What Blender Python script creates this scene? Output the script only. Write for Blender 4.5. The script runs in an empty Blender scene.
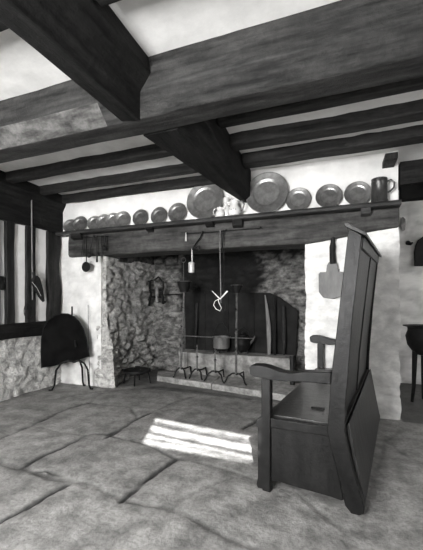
import bpy, bmesh, math, random
from mathutils import Vector, Matrix, noise
random.seed(4)
S = bpy.context.scene
COL = S.collection
# ---------------------------------------------------------------- camera
FPX, YAW, CXP, HY, EYE = 335.0, math.radians(20.7), 211.5, 301.0, 1.12
cd = bpy.data.cameras.new('camera'); cam = bpy.data.objects.new('camera', cd); COL.objects.link(cam)
cam.location = (0, 0, EYE); cam.rotation_euler = (math.pi/2, 0, YAW)
cd.sensor_fit = 'VERTICAL'; cd.sensor_height = 24; cd.lens = FPX/550*24
cd.shift_y = (HY-275)/550; cd.clip_start = .02
S.camera = cam
# ---------------------------------------------------------------- world, sun, added fill lamps
W = bpy.data.worlds.new('world'); S.world = W; W.use_nodes = True
W.node_tree.nodes['Background'].inputs[0].default_value = (.75, .75, .75, 1)
W.node_tree.nodes['Background'].inputs[1].default_value = 1.0
def sun_dir():
    tan_alt = 2.22/3.81
    v = Vector((-.31, .95, 0)).normalized()
    return Vector((v.x, v.y, -tan_alt*.95)).normalized()
sd = bpy.data.lights.new('sun', 'SUN'); sd.energy = 22; sd.angle = math.radians(.5)
so = bpy.data.objects.new('sun', sd); COL.objects.link(so)
so.rotation_euler = sun_dir().to_track_quat('-Z', 'Y').to_euler(); so.location = (2, -5, 4)
def area(name, loc, target, sx, sy, power):
    d = bpy.data.lights.new(name, 'AREA'); d.shape = 'RECTANGLE'; d.size = sx; d.size_y = sy; d.energy = power
    o = bpy.data.objects.new(name, d); COL.objects.link(o); o.location = loc
    o.rotation_euler = (Vector(target)-Vector(loc)).to_track_quat('-Z', 'Y').to_euler()
    return o
area('fill_front', (-1.35, -1.42, 1.5), (-1.35, 3, 2.5), 1.25, 1.25, 150)  # soft fill lamp, added at an unseen front window
area('fill_side', (3.22, .8, 1.35), (-2, 1.9, 1.1), 1.3, 1.1, 17)  # soft fill lamp, added outside an unseen opening in the right wall
area('fill_far_room', (3.0, 4.3, 1.5), (.8, 5.2, 1.3), .8, 1.0, 7)  # added lamp to brighten the far wall; no window stands there
S.view_settings.view_transform = 'Standard'; S.view_settings.look = 'None'
S.view_settings.gamma = 1; S.view_settings.use_curve_mapping = False
S.view_settings.exposure = 1.25
# ---------------------------------------------------------------- picture measurements -> world points on a known plane
FX, FY = -math.sin(YAW), math.cos(YAW); RX, RY = math.cos(YAW), math.sin(YAW)
def ray(x, y):
    t = (x-CXP)/FPX
    return Vector((FX+RX*t, FY+RY*t, (HY-y)/FPX))
def atY(x, y, Y):
    r = ray(x, y); return Vector((0, 0, EYE)) + r*(Y/r.y)
def atX(x, y, X):
    r = ray(x, y); return Vector((0, 0, EYE)) + r*(X/r.x)
def atZ(x, y, Z):
    r = ray(x, y); return Vector((0, 0, EYE)) + r*((Z-EYE)/r.z)
def atP(x, y, p, n):
    r = ray(x, y); o = Vector((0, 0, EYE)); return o + r*((Vector(p)-o).dot(n)/r.dot(n))
# ---------------------------------------------------------------- materials
def g(v): return (v, v*.99, v*.97, 1)
def mat(name, a, b, scale=(6, 6, 6), rough=.8, bump=.3, metal=0, detail=8, lo=.35, hi=.65, dirt_and_shade=None, fine=0, spec=.5, bumpd=.01):
    m = bpy.data.materials.new(name); m.use_nodes = True; N = m.node_tree.nodes; L = m.node_tree.links
    p = N['Principled BSDF']; p.inputs['Roughness'].default_value = rough; p.inputs['Metallic'].default_value = metal
    p.inputs['Specular IOR Level'].default_value = spec
    tc = N.new('ShaderNodeTexCoord'); mp = N.new('ShaderNodeMapping'); mp.inputs['Scale'].default_value = scale
    L.new(tc.outputs['Object'], mp.inputs[0])
    no = N.new('ShaderNodeTexNoise'); no.inputs['Scale'].default_value = 1; no.inputs['Detail'].default_value = detail
    no.inputs['Roughness'].default_value = .62
    L.new(mp.outputs[0], no.inputs['Vector'])
    cr = N.new('ShaderNodeValToRGB'); cr.color_ramp.elements[0].position = lo; cr.color_ramp.elements[1].position = hi
    cr.color_ramp.elements[0].color = g(a); cr.color_ramp.elements[1].color = g(b)
    L.new(no.outputs['Fac'], cr.inputs[0]); out = cr.outputs[0]
    h = no.outputs['Fac']
    if fine:
        n2 = N.new('ShaderNodeTexNoise'); n2.inputs['Scale'].default_value = fine; n2.inputs['Detail'].default_value = 6
        n2.inputs['Roughness'].default_value = .7
        L.new(tc.outputs['Object'], n2.inputs['Vector'])
        mx = N.new('ShaderNodeMix'); mx.data_type = 'RGBA'; mx.blend_type = 'MULTIPLY'; mx.inputs[0].default_value = .7
        c2 = N.new('ShaderNodeValToRGB'); c2.color_ramp.elements[0].position = .38; c2.color_ramp.elements[1].position = .58
        c2.color_ramp.elements[0].color = g(.55); c2.color_ramp.elements[1].color = g(1)
        L.new(n2.outputs['Fac'], c2.inputs[0]); L.new(out, mx.inputs[6]); L.new(c2.outputs[0], mx.inputs[7]); out = mx.outputs[2]
        ad = N.new('ShaderNodeMath'); ad.operation = 'ADD'; L.new(h, ad.inputs[0]); L.new(n2.outputs['Fac'], ad.inputs[1]); h = ad.outputs[0]
    if dirt_and_shade is not None:
        at = N.new('ShaderNodeAttribute'); at.attribute_name = 'dirt_and_shade'
        mx = N.new('ShaderNodeMix'); mx.data_type = 'RGBA'
        L.new(at.outputs['Fac'], mx.inputs[0]); L.new(out, mx.inputs[6]); mx.inputs[7].default_value = g(dirt_and_shade); out = mx.outputs[2]
    L.new(out, p.inputs['Base Color'])
    if bump:
        bp = N.new('ShaderNodeBump'); bp.inputs['Strength'].default_value = bump; bp.inputs['Distance'].default_value = bumpd
        L.new(h, bp.inputs['Height']); L.new(bp.outputs[0], p.inputs['Normal'])
    return m
WX = mat('dark_oak_across', .004, .022, (3, 26, 26), .7, .6, fine=24, spec=.15)
WY = mat('dark_oak_along', .003, .016, (26, 3, 26), .7, .6, fine=24, spec=.15)
WZ = mat('dark_oak_upright', .005, .032, (24, 24, 3), .7, .6, fine=24, spec=.2)
SCRP = mat('scraped_oak', .025, .13, (5, 14, 14), .8, .8, fine=26, spec=.2)
WORN = mat('worn_oak_across', .006, .042, (2.6, 22, 22), .7, .7, fine=20, spec=.25)
LINT = mat('sooty_lintel_oak', .018, .085, (2, 14, 14), .75, .8, fine=14, spec=.2)
JOI = mat('joist_oak', .006, .034, (3, 24, 24), .7, .6, fine=20, spec=.2)
SHF = mat('shelf_oak', .012, .05, (4, 28, 28), .55, .4, spec=.3)
SET = mat('settle_oak', .002, .013, (10, 10, 3), .42, .3, fine=24, spec=.25)
SETB = mat('settle_back_oak', .005, .032, (16, 16, 2), .45, .3, fine=16, spec=.35)
SETS = mat('settle_seat_oak', .012, .05, (16, 3, 16), .32, .25, fine=20, spec=.5)
PLAS = mat('white_plaster', .62, .82, (2.5, 2.5, 2.5), .95, .25, dirt_and_shade=.30, spec=.2, bumpd=.02)
CEIL = mat('ceiling_plaster', .60, .80, (3, 3, 3), .95, .3, spec=.2, bumpd=.02)
PANEL = mat('aged_wall_plaster', .6, .8, (3, 3, 3), .95, .3, spec=.2)
WASH = mat('whitewashed_stone', .60, .88, (7, 7, 10), .95, .5, dirt_and_shade=.28, spec=.2, bumpd=.02)
RUBL = mat('limewashed_rubble', .40, .70, (13, 13, 18), .95, .9, dirt_and_shade=.08, spec=.2, bumpd=.035, fine=40, lo=.38, hi=.56)
LIME = mat('limewashed_plaster', .58, .78, (5, 5, 5), .95, .4, dirt_and_shade=.10, spec=.2, bumpd=.02)
STON = mat('fireplace_rubble', .08, .36, (10, 10, 18), .95, .9, dirt_and_shade=.014, spec=.15, bumpd=.03, fine=30)
FARW = mat('far_wall_stone', .6, .8, (3, 3, 9), .95, .4, dirt_and_shade=.12, spec=.2)
FLAG = mat('flagstone', .14, .34, (7, 7, 7), .6, .6, dirt_and_shade=.03, fine=45, spec=.35, bumpd=.010)
HEAR = mat('hearthstone', .20, .36, (5, 5, 5), .8, .4, fine=20)
LEDG = mat('pale_hearth_ledge', .16, .36, (6, 6, 6), .9, .5, fine=18)
IRON = mat('black_iron', .003, .010, (20, 20, 20), .6, .3, metal=0, spec=.2)
POTG = mat('grey_pot_iron', .10, .2, (20, 20, 6), .5, .2, metal=.3)
IRONL = mat('worn_iron', .05, .13, (25, 25, 25), .5, .3, metal=.3, spec=.3)
SOOT = mat('sooty_iron_plate', .002, .007, (6, 6, 6), .9, .3, metal=0, spec=.04)
FBK = mat('fireback_iron', .007, .02, (5, 5, 5), .8, .3, metal=0, spec=.12)
PEWT = mat('pewter', .24, .40, (14, 14, 14), .36, .15, metal=.85)
PEWD = mat('dark_pewter', .14, .30, (14, 14, 14), .36, .15, metal=.8)
MUGM = mat('tankard_pewter', .04, .12, (14, 14, 6), .35, .15, metal=.7)
CHIN = mat('white_china', .58, .66, (5, 5, 5), .2, 0)
BLUE = mat('grey_painted_spots', .1, .2, (5, 5, 5), .3, 0)
PALE = mat('pale_brass', .4, .6, (20, 20, 20), .4, .1, metal=.3)
CORD = mat('white_cord', .65, .8, (60, 60, 60), .9, .3)
PEEL = mat('scrubbed_wood', .10, .2, (10, 10, 3), .6, .2)
LEAT = mat('dark_leather', .005, .014, (12, 12, 12), .6, .3, spec=.2)
# ---------------------------------------------------------------- mesh helpers
class MB:
    def __init__(s): s.v = []; s.f = []; s.d = []
    def add(s, vs, fs):
        n = len(s.v); s.v += [Vector(v) for v in vs]; s.f += [tuple(i+n for i in f) for f in fs]; return s
    def box(s, x0, x1, y0, y1, z0, z1):
        return s.hexa([(x0,y0,z0),(x1,y0,z0),(x1,y1,z0),(x0,y1,z0)], [(x0,y0,z1),(x1,y0,z1),(x1,y1,z1),(x0,y1,z1)])
    def hexa(s, lo, hi):
        return s.add(list(lo)+list(hi), [(3,2,1,0),(4,5,6,7),(0,1,5,4),(1,2,6,5),(2,3,7,6),(3,0,4,7)])
    def prism(s, pts, off):
        n = len(pts); off = Vector(off); a = [Vector(p) for p in pts]
        return s.add(a+[p+off for p in a], [tuple(range(n))[::-1], tuple(range(n, 2*n))]+[(i,(i+1)%n,(i+1)%n+n,i+n) for i in range(n)])
    def loft(s, rings, cap=True):
        n = len(rings[0]); vs = [p for r in rings for p in r]; fs = []
        for k in range(len(rings)-1):
            for i in range(n):
                a = k*n+i; b = k*n+(i+1)%n; fs.append((a, b, b+n, a+n))
        if cap: fs += [tuple(range(n))[::-1], tuple(range(len(vs)-n, len(vs)))]
        return s.add(vs, fs)
    def tube(s, pts, r, n=8, flat=1.0, closed=False):
        P = [Vector(p) for p in pts]; rs = r if isinstance(r, (list, tuple)) else [r]*len(P)
        rings = []; up = None
        for i, p in enumerate(P):
            if closed: t = P[(i+1) % len(P)]-P[i-1]
            else: t = P[min(i+1, len(P)-1)]-P[max(i-1, 0)]
            t.normalize()
            if up is None: up = Vector((0, 0, 1)) if abs(t.z) < .9 else Vector((0, 1, 0))
            a = t.cross(up)
            if a.length < 1e-4: a = t.orthogonal()
            a.normalize(); b = a.cross(t).normalized(); up = b
            rings.append([p+(a*math.cos(q)+b*math.sin(q)*flat)*rs[i] for q in [k*2*math.pi/n for k in range(n)]])
        if closed: rings.append(rings[0]); return s.loft(rings, False)
        return s.loft(rings)
    def lathe(s, prof, c=(0, 0, 0), n=28, axis=None, cap=False):
        c = Vector(c); M = Matrix.Identity(3) if axis is None else Vector((0, 0, 1)).rotation_difference(Vector(axis)).to_matrix()
        rings = [[c+M@Vector((r*math.cos(q), r*math.sin(q), z)) for q in [k*2*math.pi/n for k in range(n)]] for r, z in prof]
        return s.loft(rings, True)
def build(mb, name, m, parent=None, bevel=0, smooth=True, ang=42, loc=None, weld=False):
    base = Vector(parent['_base']) if parent is not None and '_base' in parent else Vector((0, 0, 0))
    if parent is None and loc is not None: base = Vector(loc)
    me = bpy.data.meshes.new(name); me.from_pydata([tuple(v-base) for v in mb.v], [], mb.f); me.update()
    bm = bmesh.new(); bm.from_mesh(me)
    if weld: bmesh.ops.remove_doubles(bm, verts=bm.verts, dist=1e-5)
    bmesh.ops.recalc_face_normals(bm, faces=bm.faces); bm.to_mesh(me); bm.free()
    me.materials.append(m)
    o = bpy.data.objects.new(name, me); COL.objects.link(o)
    if parent is not None: o.parent = parent
    else: o.location = base
    if '_base' not in o: o['_base'] = list(base)
    if bevel:
        b = o.modifiers.new('bevel', 'BEVEL'); b.width = bevel; b.segments = 2; b.limit_method = 'ANGLE'; b.angle_limit = math.radians(40)
    if smooth:
        for p in me.polygons: p.use_smooth = True
        try: me.set_sharp_from_angle(angle=math.radians(ang))
        except Exception: pass
    return o
def thing(name, label, cat, loc, group=None):
    o = bpy.data.objects.new(name, None); COL.objects.link(o); o.location = loc; o.empty_display_size = .05
    o['_base'] = list(loc); return tag(o, label, cat, group)
def tag(o, label, cat, group=None):
    o['label'] = label; o['category'] = cat
    if group: o['group'] = group
    return o
def struct(o): o['kind'] = 'structure'; return o
def rough_box(name, x0, x1, y0, y1, z0, z1, m, res=.03, amp=.006, stone=0, ssz=(.32, .32, .17), dirtk=0, extra=None, parent=None, wob=0, dirtfn=None, bulge=None):
    """subdivided solid, stone courses pressed into every face"""
    mb = MB()
    nx, ny, nz = [max(1, int(round((b-a)/res))) for a, b in ((x0, x1), (y0, y1), (z0, z1))]
    X = [x0+(x1-x0)*i/nx for i in range(nx+1)]; Y = [y0+(y1-y0)*i/ny for i in range(ny+1)]; Z = [z0+(z1-z0)*i/nz for i in range(nz+1)]
    idx = {}
    def vid(i, j, k):
        if (i, j, k) not in idx: idx[(i, j, k)] = len(mb.v); mb.v.append(Vector((X[i], Y[j], Z[k])))
        return idx[(i, j, k)]
    for i in range(nx):
        for j in range(ny):
            for k in (0, nz): mb.f.append((vid(i, j, k), vid(i+1, j, k), vid(i+1, j+1, k), vid(i, j+1, k)))
        for k in range(nz):
            for j in (0, ny): mb.f.append((vid(i, j, k), vid(i+1, j, k), vid(i+1, j, k+1), vid(i, j, k+1)))
    for j in range(ny):
        for k in range(nz):
            for i in (0, nx): mb.f.append((vid(i, j, k), vid(i, j+1, k), vid(i, j+1, k+1), vid(i, j, k+1)))
    dirt_and_shade = []
    eps = 1e-6
    for q, v in enumerate(mb.v):
        nrm = Vector(((v.x > x1-eps)-(v.x < x0+eps), (v.y > y1-eps)-(v.y < y0+eps), (v.z > z1-eps)-(v.z < z0+eps)))
        if nrm.length: nrm.normalize()
        p = v.copy()
        w = Vector((p.x/ssz[0], p.y/ssz[1], p.z/ssz[2]))
        w += Vector(noise.noise_vector(p*3))*.45+Vector(noise.noise_vector(p*9))*.22
        dd = noise.voronoi(w)[0]; e = dd[1]-dd[0]
        joint = max(0, 1-e/.28)
        k = 1 if extra is None else extra(p)
        disp = amp*k*noise.fractal(p*7, 1, 2, 4)+stone*k*(-joint*.6+(.45-dd[0])*.5)
        if wob: disp += wob*noise.noise(p*2.1)
        dv = nrm*disp
        dirt_and_shade.append(min(1, max(0, joint**1.5*dirtk + (dirtfn(p) if dirtfn else 0))))
        if bulge: dv += bulge(p)
        mb.v[q] = v+dv
    me_o = build(mb, name, m, parent)
    at = me_o.data.attributes.new('dirt_and_shade', 'FLOAT', 'POINT'); at.data.foreach_set('value', dirt_and_shade)
    return me_o
def beam(name, label, rings, m, cat='beam', group=None, wave=.006, n=14):
    """rings: two end profiles (same count); lofted with hewn, wavering faces"""
    A, B = rings; out = []
    for k in range(n+1):
        t = k/n; r = []
        for a, b in zip(A, B):
            p = Vector(a).lerp(Vector(b), t); r.append(p+Vector(noise.noise_vector(p*2.3))*wave*(1 if 0 < k < n else 0)*2)
        out.append(r)
    mb = MB().loft(out)
    o = build(mb, name, m, loc=(Vector(A[0])+Vector(B[0]))/2, bevel=.006, ang=16)
    return tag(o, label, cat, group)
def rectx(x, y0, y1, z0, z1, c=.0):
    if c: return [(x, y0+c, z0), (x, y1-c, z0), (x, y1, z0+c), (x, y1, z1), (x, y0, z1), (x, y0, z0+c)]
    return [(x, y0, z0), (x, y1, z0), (x, y1, z1), (x, y0, z1)]
def recty(y, x0, x1, z0, z1): return [(x0, y, z0), (x1, y, z0), (x1, y, z1), (x0, y, z1)]
def rectz(z, x0, x1, y0, y1): return [(x0, y0, z), (x1, y0, z), (x1, y1, z), (x0, y1, z)]
# ================================================================ SETTING
LX, BY, RXX, FYY, CZ = -3.53, 3.57, 3.1, -1.3, 2.54
# ---- floor of worn flagstones
def P2(x, y): p = atZ(x, y, 0); return (p.x, p.y)
JO = [  # (polyline in picture, depth, width)
 ([(-40,452),(0,438),(30,425),(60,411),(89,402)], 1.0, .022),
 ([(89,402),(103,405),(118,405),(132,406),(139,417)], .5, .02),
 ([(139,417),(128,424),(107,434)], .8, .02), ([(107,434),(95,434),(84,435)], .4, .025),
 ([(84,435),(55,450),(40,457),(22,467)], .9, .022), ([(31,425),(55,430),(84,435)], .3, .015),
 ([(-20,459),(0,464),(22,468),(40,475),(60,480)], .6, .03),
 ([(60,480),(80,483),(98,486),(117,496),(140,503),(160,508),(190,518),(212,527),(240,540),(270,556)], .45, .022),
 ([(30,471),(45,470),(60,476)], .6, .02),
 ([(-20,531),(0,521),(30,504),(66,484)], 1.2, .024),
 ([(120,499),(140,484),(158,470),(176,457)], 1.2, .024),
 ([(107,434),(122,437),(140,441),(158,449),(176,457)], .45, .02),
 ([(107,437),(120,428),(134,420),(150,413)], 1.0, .022),
 ([(150,413),(175,402),(196,396)], .4, .02), ([(176,457),(205,465),(250,478),(300,492)], .25, .02),
 ([(60,398),(100,391),(158,387),(200,391),(250,399)], .45, .02),
 ([(196,396),(225,404),(262,413)], .25, .02), ([(245,429),(252,424),(262,417)], 1.1, .018),
 ([(160,508),(200,490),(240,474)], .25, .018), ([(212,527),(260,500),(300,492)], .2, .02),
 ([(300,492),(340,530),(350,560)], .3, .02), ([(385,440),(410,455),(440,470)], .4, .025), ([(400,430),(385,440),(360,530)], .3, .02),
 ([(103,392),(89,402)], .4, .02), ([(0,405),(40,410),(60,411)], .2, .02), ([(-30,560),(40,535),(110,545),(160,508)], .15, .02)]
SEG = []
for pl, dp, wd in JO:
    q = [P2(*a) for a in pl]
    for a, b in zip(q, q[1:]): SEG.append((a, b, dp, wd))
def floor_h(x, y):
    best = 0; w = noise.noise_vector(Vector((x*4, y*4, 0)))*.03; w2 = noise.noise_vector(Vector((x*16, y*16, 3)))*.010
    X, Y = x+w[0]+w2[0], y+w[1]+w2[1]
    soft = 0
    for (a, b, dp, wd) in SEG:
        if min(a[0], b[0])-.2 > X or max(a[0], b[0])+.2 < X or min(a[1], b[1])-.2 > Y or max(a[1], b[1])+.2 < Y: continue
        vx, vy = b[0]-a[0], b[1]-a[1]; L2 = vx*vx+vy*vy
        t = max(0, min(1, ((X-a[0])*vx+(Y-a[1])*vy)/L2)); d = math.hypot(X-a[0]-t*vx, Y-a[1]-t*vy)
        if d < wd*1.1:
            dpn = dp*(.75+.6*noise.noise(Vector((X*7, Y*7, 1)))); best = max(best, min(1.2, dpn)*(1-(d/wd/1.1)**2))
        soft = max(soft, dp*math.exp(-(d/.07)**2))
    h = -.016*best-.007*soft + .006*noise.fractal(Vector((x*2.2, y*2.2, 0)), 1, 2, 5)+.0025*noise.fractal(Vector((x*14, y*14, 0)), 1, 2, 3)
    return h, best, soft
mb = MB(); dirt_and_shade = []
xs = []; x = LX-.1
while x < RXX+.1: xs.append(x); x += .014 if -2.6 < x < .9 else .035
ys = []; y = FYY-.1
while y < 5.5: ys.append(y); y += .012 if .7 < y < 3.4 else (.03 if y > .7 else .12)
for Y in ys:
    for X in xs:
        h, b, s = floor_h(X, Y); mb.v.append(Vector((X, Y, h)))
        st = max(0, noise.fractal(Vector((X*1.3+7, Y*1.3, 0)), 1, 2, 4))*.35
        wl = max(0, 1-(X-LX)/.16)*.5 if Y < 3.6 else (.45 if Y > 3.7 else 0)  # darker along the left wall foot and inside the fireplace
        if X > .56 and Y > 3.55: wl = .8  # shade of the far room put into the floor colour
        dirt_and_shade.append(min(1, b*1.25+s*.12+st+wl))
nx = len(xs)
mb.f = [(j*nx+i, j*nx+i+1, (j+1)*nx+i+1, (j+1)*nx+i) for j in range(len(ys)-1) for i in range(nx-1)]
fl = struct(build(mb, 'floor', FLAG)); fl.data.attributes.new('dirt_and_shade', 'FLOAT', 'POINT').data.foreach_set('value', dirt_and_shade)
# ---- ceiling
struct(rough_box('ceiling', LX-.2, RXX+.2, FYY-.2, 5.5, CZ, CZ+.1, CEIL, res=.12, amp=.008))
# ---- back wall in pieces round the fireplace
def jamb_b(p):
    k = max(0, 1-max(0, p.y-BY)/.35)
    lo = max(0, min(1, (.95-p.z)/.7)); n_ = .5+.5*noise.noise(Vector((p.x*3, p.y*3, p.z*5)))
    return Vector((.17*lo*k*(.6+.5*n_) if p.x > -2.85 else 0, ((-.05*lo*n_)*k+(.035*min(1, max(0, (p.z-.7)/.4)) if p.x < -2.86 else 0)) if p.y < BY+.02 else 0, 0))
def jamb_k(p):
    return (1.0 if p.z < 1.64 else .3)*(1+.7*min(1, max(0, (.8-p.z)/.4)))
struct(rough_box('wall_back', -2.96, -2.80, BY, 5.0, -.02, 1.70, RUBL, res=.02, amp=.022, stone=.04, ssz=(.26, .26, .105), dirtk=.22, extra=jamb_k, wob=.03, bulge=jamb_b,
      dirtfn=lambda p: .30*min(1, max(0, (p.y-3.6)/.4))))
struct(rough_box('wall_back', LX-.2, -2.885, BY, 4.2, -.02, 1.80, LIME, res=.025, amp=.012, stone=.02, ssz=(.25, .25, .15), dirtk=.12, extra=lambda p: .15+max(min(1, max(0, (p.x+3.05)/.15))*.6, min(1, max(0, (.8-p.z)/.4)))))
struct(rough_box('wall_back', -.32, .545, BY, 5.25, -.02, 1.80, WASH, res=.022, amp=.006, stone=.016, ssz=(.5, .5, .17), dirtk=.22, wob=.02))
struct(rough_box('wall_back', LX-.2, .53, BY, 3.83, 1.77, CZ, PLAS, res=.05, amp=.003, wob=.0))
struct(rough_box('wall_back', LX, -2.80, 3.84, 5.0, 1.66, CZ, STON, res=.06, amp=.01, stone=.02, dirtk=.6, dirtfn=lambda p: .6))
struct(rough_box('wall_back', -.32, .53, 3.84, 5.0, 1.66, CZ, STON, res=.06, amp=.01, stone=.02, dirtk=.6, dirtfn=lambda p: .6))
def sootf(p):
    u = p.x
    e = .18*noise.noise(Vector((p.x*2.2, 3, p.z*2.2)))
    s = 0
    a = min(1, max(0, (u+2.36-e)/.12))*min(1, max(0, (-.92+e-u)/.25))
    s = .97*a
    if p.z > 1.5: s = max(s, min(.6, (p.z-1.5)*2))
    return s
struct(rough_box('wall_back', -2.95, -.20, 4.78, 5.0, -.02, 2.54, STON, res=.028, amp=.012, stone=.05, ssz=(.26, .26, .11), dirtk=.6, dirtfn=sootf))
struct(rough_box('wall_right', RXX, RXX+.12, 1.5, 5.3, -.05, CZ, PANEL, res=.3, amp=.01))
struct(rough_box('wall_right', RXX, RXX+.12, FYY, .1, -.05, CZ, PANEL, res=.3, amp=.01))
struct(rough_box('wall_right', RXX, RXX+.12, .1, 1.5, -.05, .8, PANEL, res=.3, amp=.01))
struct(rough_box('wall_right', RXX, RXX+.12, .1, 1.5, 1.9, CZ, PANEL, res=.3, amp=.01))
# far room wall, seen past the chimney pier
struct(rough_box('wall_far', .545, RXX, 5.20, 5.4, -.02, CZ, FARW, res=.035, amp=.006, stone=.012, ssz=(1.1, 1.1, .32), dirtk=.35))
# left wall: stone plinth, oak frame, plaster panels
struct(rough_box('wall_left', LX-.25, LX+.0, 1.2, BY+.1, -.02, .69, RUBL, res=.022, amp=.012, stone=.035, ssz=(.3, .3, .2), dirtk=.15, wob=.04))
struct(rough_box('wall_left', LX-.25, LX-.03, FYY, BY+.1, .66, CZ, PANEL, res=.08, amp=.004, wob=.01))
struct(rough_box('wall_left', LX-.25, LX, FYY, 1.2, -.02, .68, RUBL, res=.08, amp=.01))
# front wall behind the viewer with the sun slit and an added fill window
def fw(x0, x1, z0, z1): struct(rough_box('wall_front', x0, x1, FYY-.1, FYY, z0, z1, PLAS, res=.4, amp=.0))
SL = dict(x0=-.28, x1=.665, z0=2.08, z1=2.46)
struct(rough_box('sun_blocker', -2.4, -.45, FYY-1.0, FYY-.9, -.05, 3.6, PLAS, res=.5, amp=0))   # unseen panel, added to keep the sun out of the wide front window
fw(LX-.2, -2.0, -.05, CZ); fw(-2.0, -.7, -.05, .85); fw(-2.0, -.7, 2.15, CZ); fw(-.7, SL['x0'], -.05, CZ)
fw(SL['x0'], SL['x1'], -.05, SL['z0']); fw(SL['x0'], SL['x1'], SL['z1'], CZ); fw(SL['x1'], RXX+.2, -.05, CZ)
mb = MB(); sk = .058   # bars slope to slant the sun stripes on the floor
for v0, v1 in ((2.02, 2.105), (2.160, 2.170), (2.212, 2.236), (2.312, 2.338), (2.362, 2.369), (2.408, 2.52)):
    X0, X1 = SL['x0']-.02, SL['x1']+.02; xm = (X0+X1)/2
    d0, d1 = (xm-X0)*sk, (xm-X1)*sk
    mb.hexa([(X0, FYY-.09, v0+d0), (X1, FYY-.09, v0+d1), (X1, FYY-.07, v0+d1), (X0, FYY-.07, v0+d0)], [(X0, FYY-.09, v1+d0), (X1, FYY-.09, v1+d1), (X1, FYY-.07, v1+d1), (X0, FYY-.07, v1+d0)])
struct(build(mb, 'window_1', WX))
def frame(name, ax, c, a0, a1, z0, z1):
    mb = MB()
    def bx(a, b, z, w):
        if ax == 'y': mb.box(a, b, c-.03, c+.03, z, w)
        else: mb.box(c-.03, c+.03, a, b, z, w)
    bx(a0, a0+.06, z0, z1); bx(a1-.06, a1, z0, z1); bx(a0+.06, a1-.06, z0, z0+.06); bx(a0+.06, a1-.06, z1-.06, z1); m = (a0+a1)/2; bx(m-.025, m+.025, z0+.06, z1-.06)
    struct(build(mb, name, WX))
frame('fill_window_2', 'y', FYY-.05, -2.0, -.7, .85, 2.15)  # unseen window, put in to let the front fill lamp through
frame('fill_window_3', 'x', RXX+.06, .1, 1.5, .8, 1.9)  # unseen window, put in for the side fill lamp
# ================================================================ CEILING TIMBERS
cr = lambda x: [(x,1.69,CZ+.0),(x,1.69,2.35),(x,1.79,2.25),(x,1.96,2.25),(x,1.99,2.28),(x,1.99,CZ)]
beam('ceiling_beam', 'huge chamfered dark oak cross beam spanning the ceiling left to right', (cr(LX-.03), cr(RXX)), WORN, group=None, wave=.004, n=40)
cb = bpy.data.objects['ceiling_beam']; cb.data.materials.append(SCRP)   # the pale scraped chamfer left of the spine beam
for p in cb.data.polygons:
    w = p.center+cb.location
    if w.x < -1.38 and 1.69 < w.y < 1.785 and 2.26 < w.z < 2.34: p.material_index = 1
near = lambda y: [(-1.31,y,CZ),(-1.31,y,2.29),(-1.28,y,2.255),(-1.155,y,2.245),(-1.09,y,2.345),(-1.015,y,2.44),(-1.03,y,CZ)]
beam('ceiling_beam', 'near-black spine beam running from overhead to the big cross beam', (near(FYY), near(1.80)), WY, wave=.004)
farA = [(-1.25,1.98,CZ),(-1.25,1.98,2.25),(-1.0,1.98,2.25),(-.84,1.98,2.36),(-.84,1.98,CZ)]
farB = [(-.99,3.56,CZ),(-.985,3.56,2.20),(-.93,3.56,2.19),(-.885,3.56,2.24),(-.885,3.56,CZ)]
beam('ceiling_beam', 'dark spine beam continuing from cross beam to wall above the jugs', (farA, farB), WY, wave=.004)
def joist(x0, x1, y0, y1, z0, label, m=JOI, dz=0):
    beam('ceiling_joist', label, (rectx(x0, y0, y1, z0, CZ+.01, .012), rectx(x1, y0+dz, y1+dz, z0, CZ+.01, .012)), m, wave=.008, n=12)
joist(LX-.03, -1.20, 2.645, 2.75, 2.445, 'dark ceiling joist left of spine beam, nearest the big cross beam')
joist(LX-.03, -1.10, 3.12, 3.205, 2.445, 'dark ceiling joist left of spine beam, middle of three')
joist(LX-.03, -.99, 3.49, 3.555, 2.43, 'dark ceiling joist against the wall above the small plates')
joist(-.84, RXX, 2.33, 2.45, 2.445, 'dark joist right of spine beam, tucked close behind the cross beam')
joist(-.87, RXX, 2.72, 2.85, 2.44, 'broad ceiling joist right of spine beam, middle of three', dz=.03)
joist(-.87, RXX, 3.12, 3.27, 2.44, 'broad ceiling joist right of spine beam, nearest the big plate')
joist(LX-.03, -1.30, 1.0, 1.18, 2.445, 'dark ceiling joist at top left corner above the viewer', WX)
joist(-1.0, RXX, 1.09, 1.25, 2.445, 'dark ceiling joist at the top edge crossing beside spine beam', WX)
a = atY(383, 166, 3.50); b = atY(395.5, 166, 3.50)
tag(build(MB().box(a.x, b.x, 3.35, 3.575, a.z, 2.44), 'timber_block', WZ, bevel=.006, loc=((a.x+b.x)/2, 3.5, a.z)), 'short dark timber block under the joist above the tankard', 'timber')
beam('header_beam', 'black timber header over the opening right of the white pillar', (rectx(.55, 3.60, 3.78, 2.22, 2.44), rectx(RXX, 3.60, 3.78, 2.22, 2.44)), WX)
beam('header_beam', 'lower black board under the header right of the white pillar', (rectx(.56, 3.63, 3.74, 2.09, 2.215), rectx(RXX, 3.63, 3.74, 2.07, 2.215)), SOOT)
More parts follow.
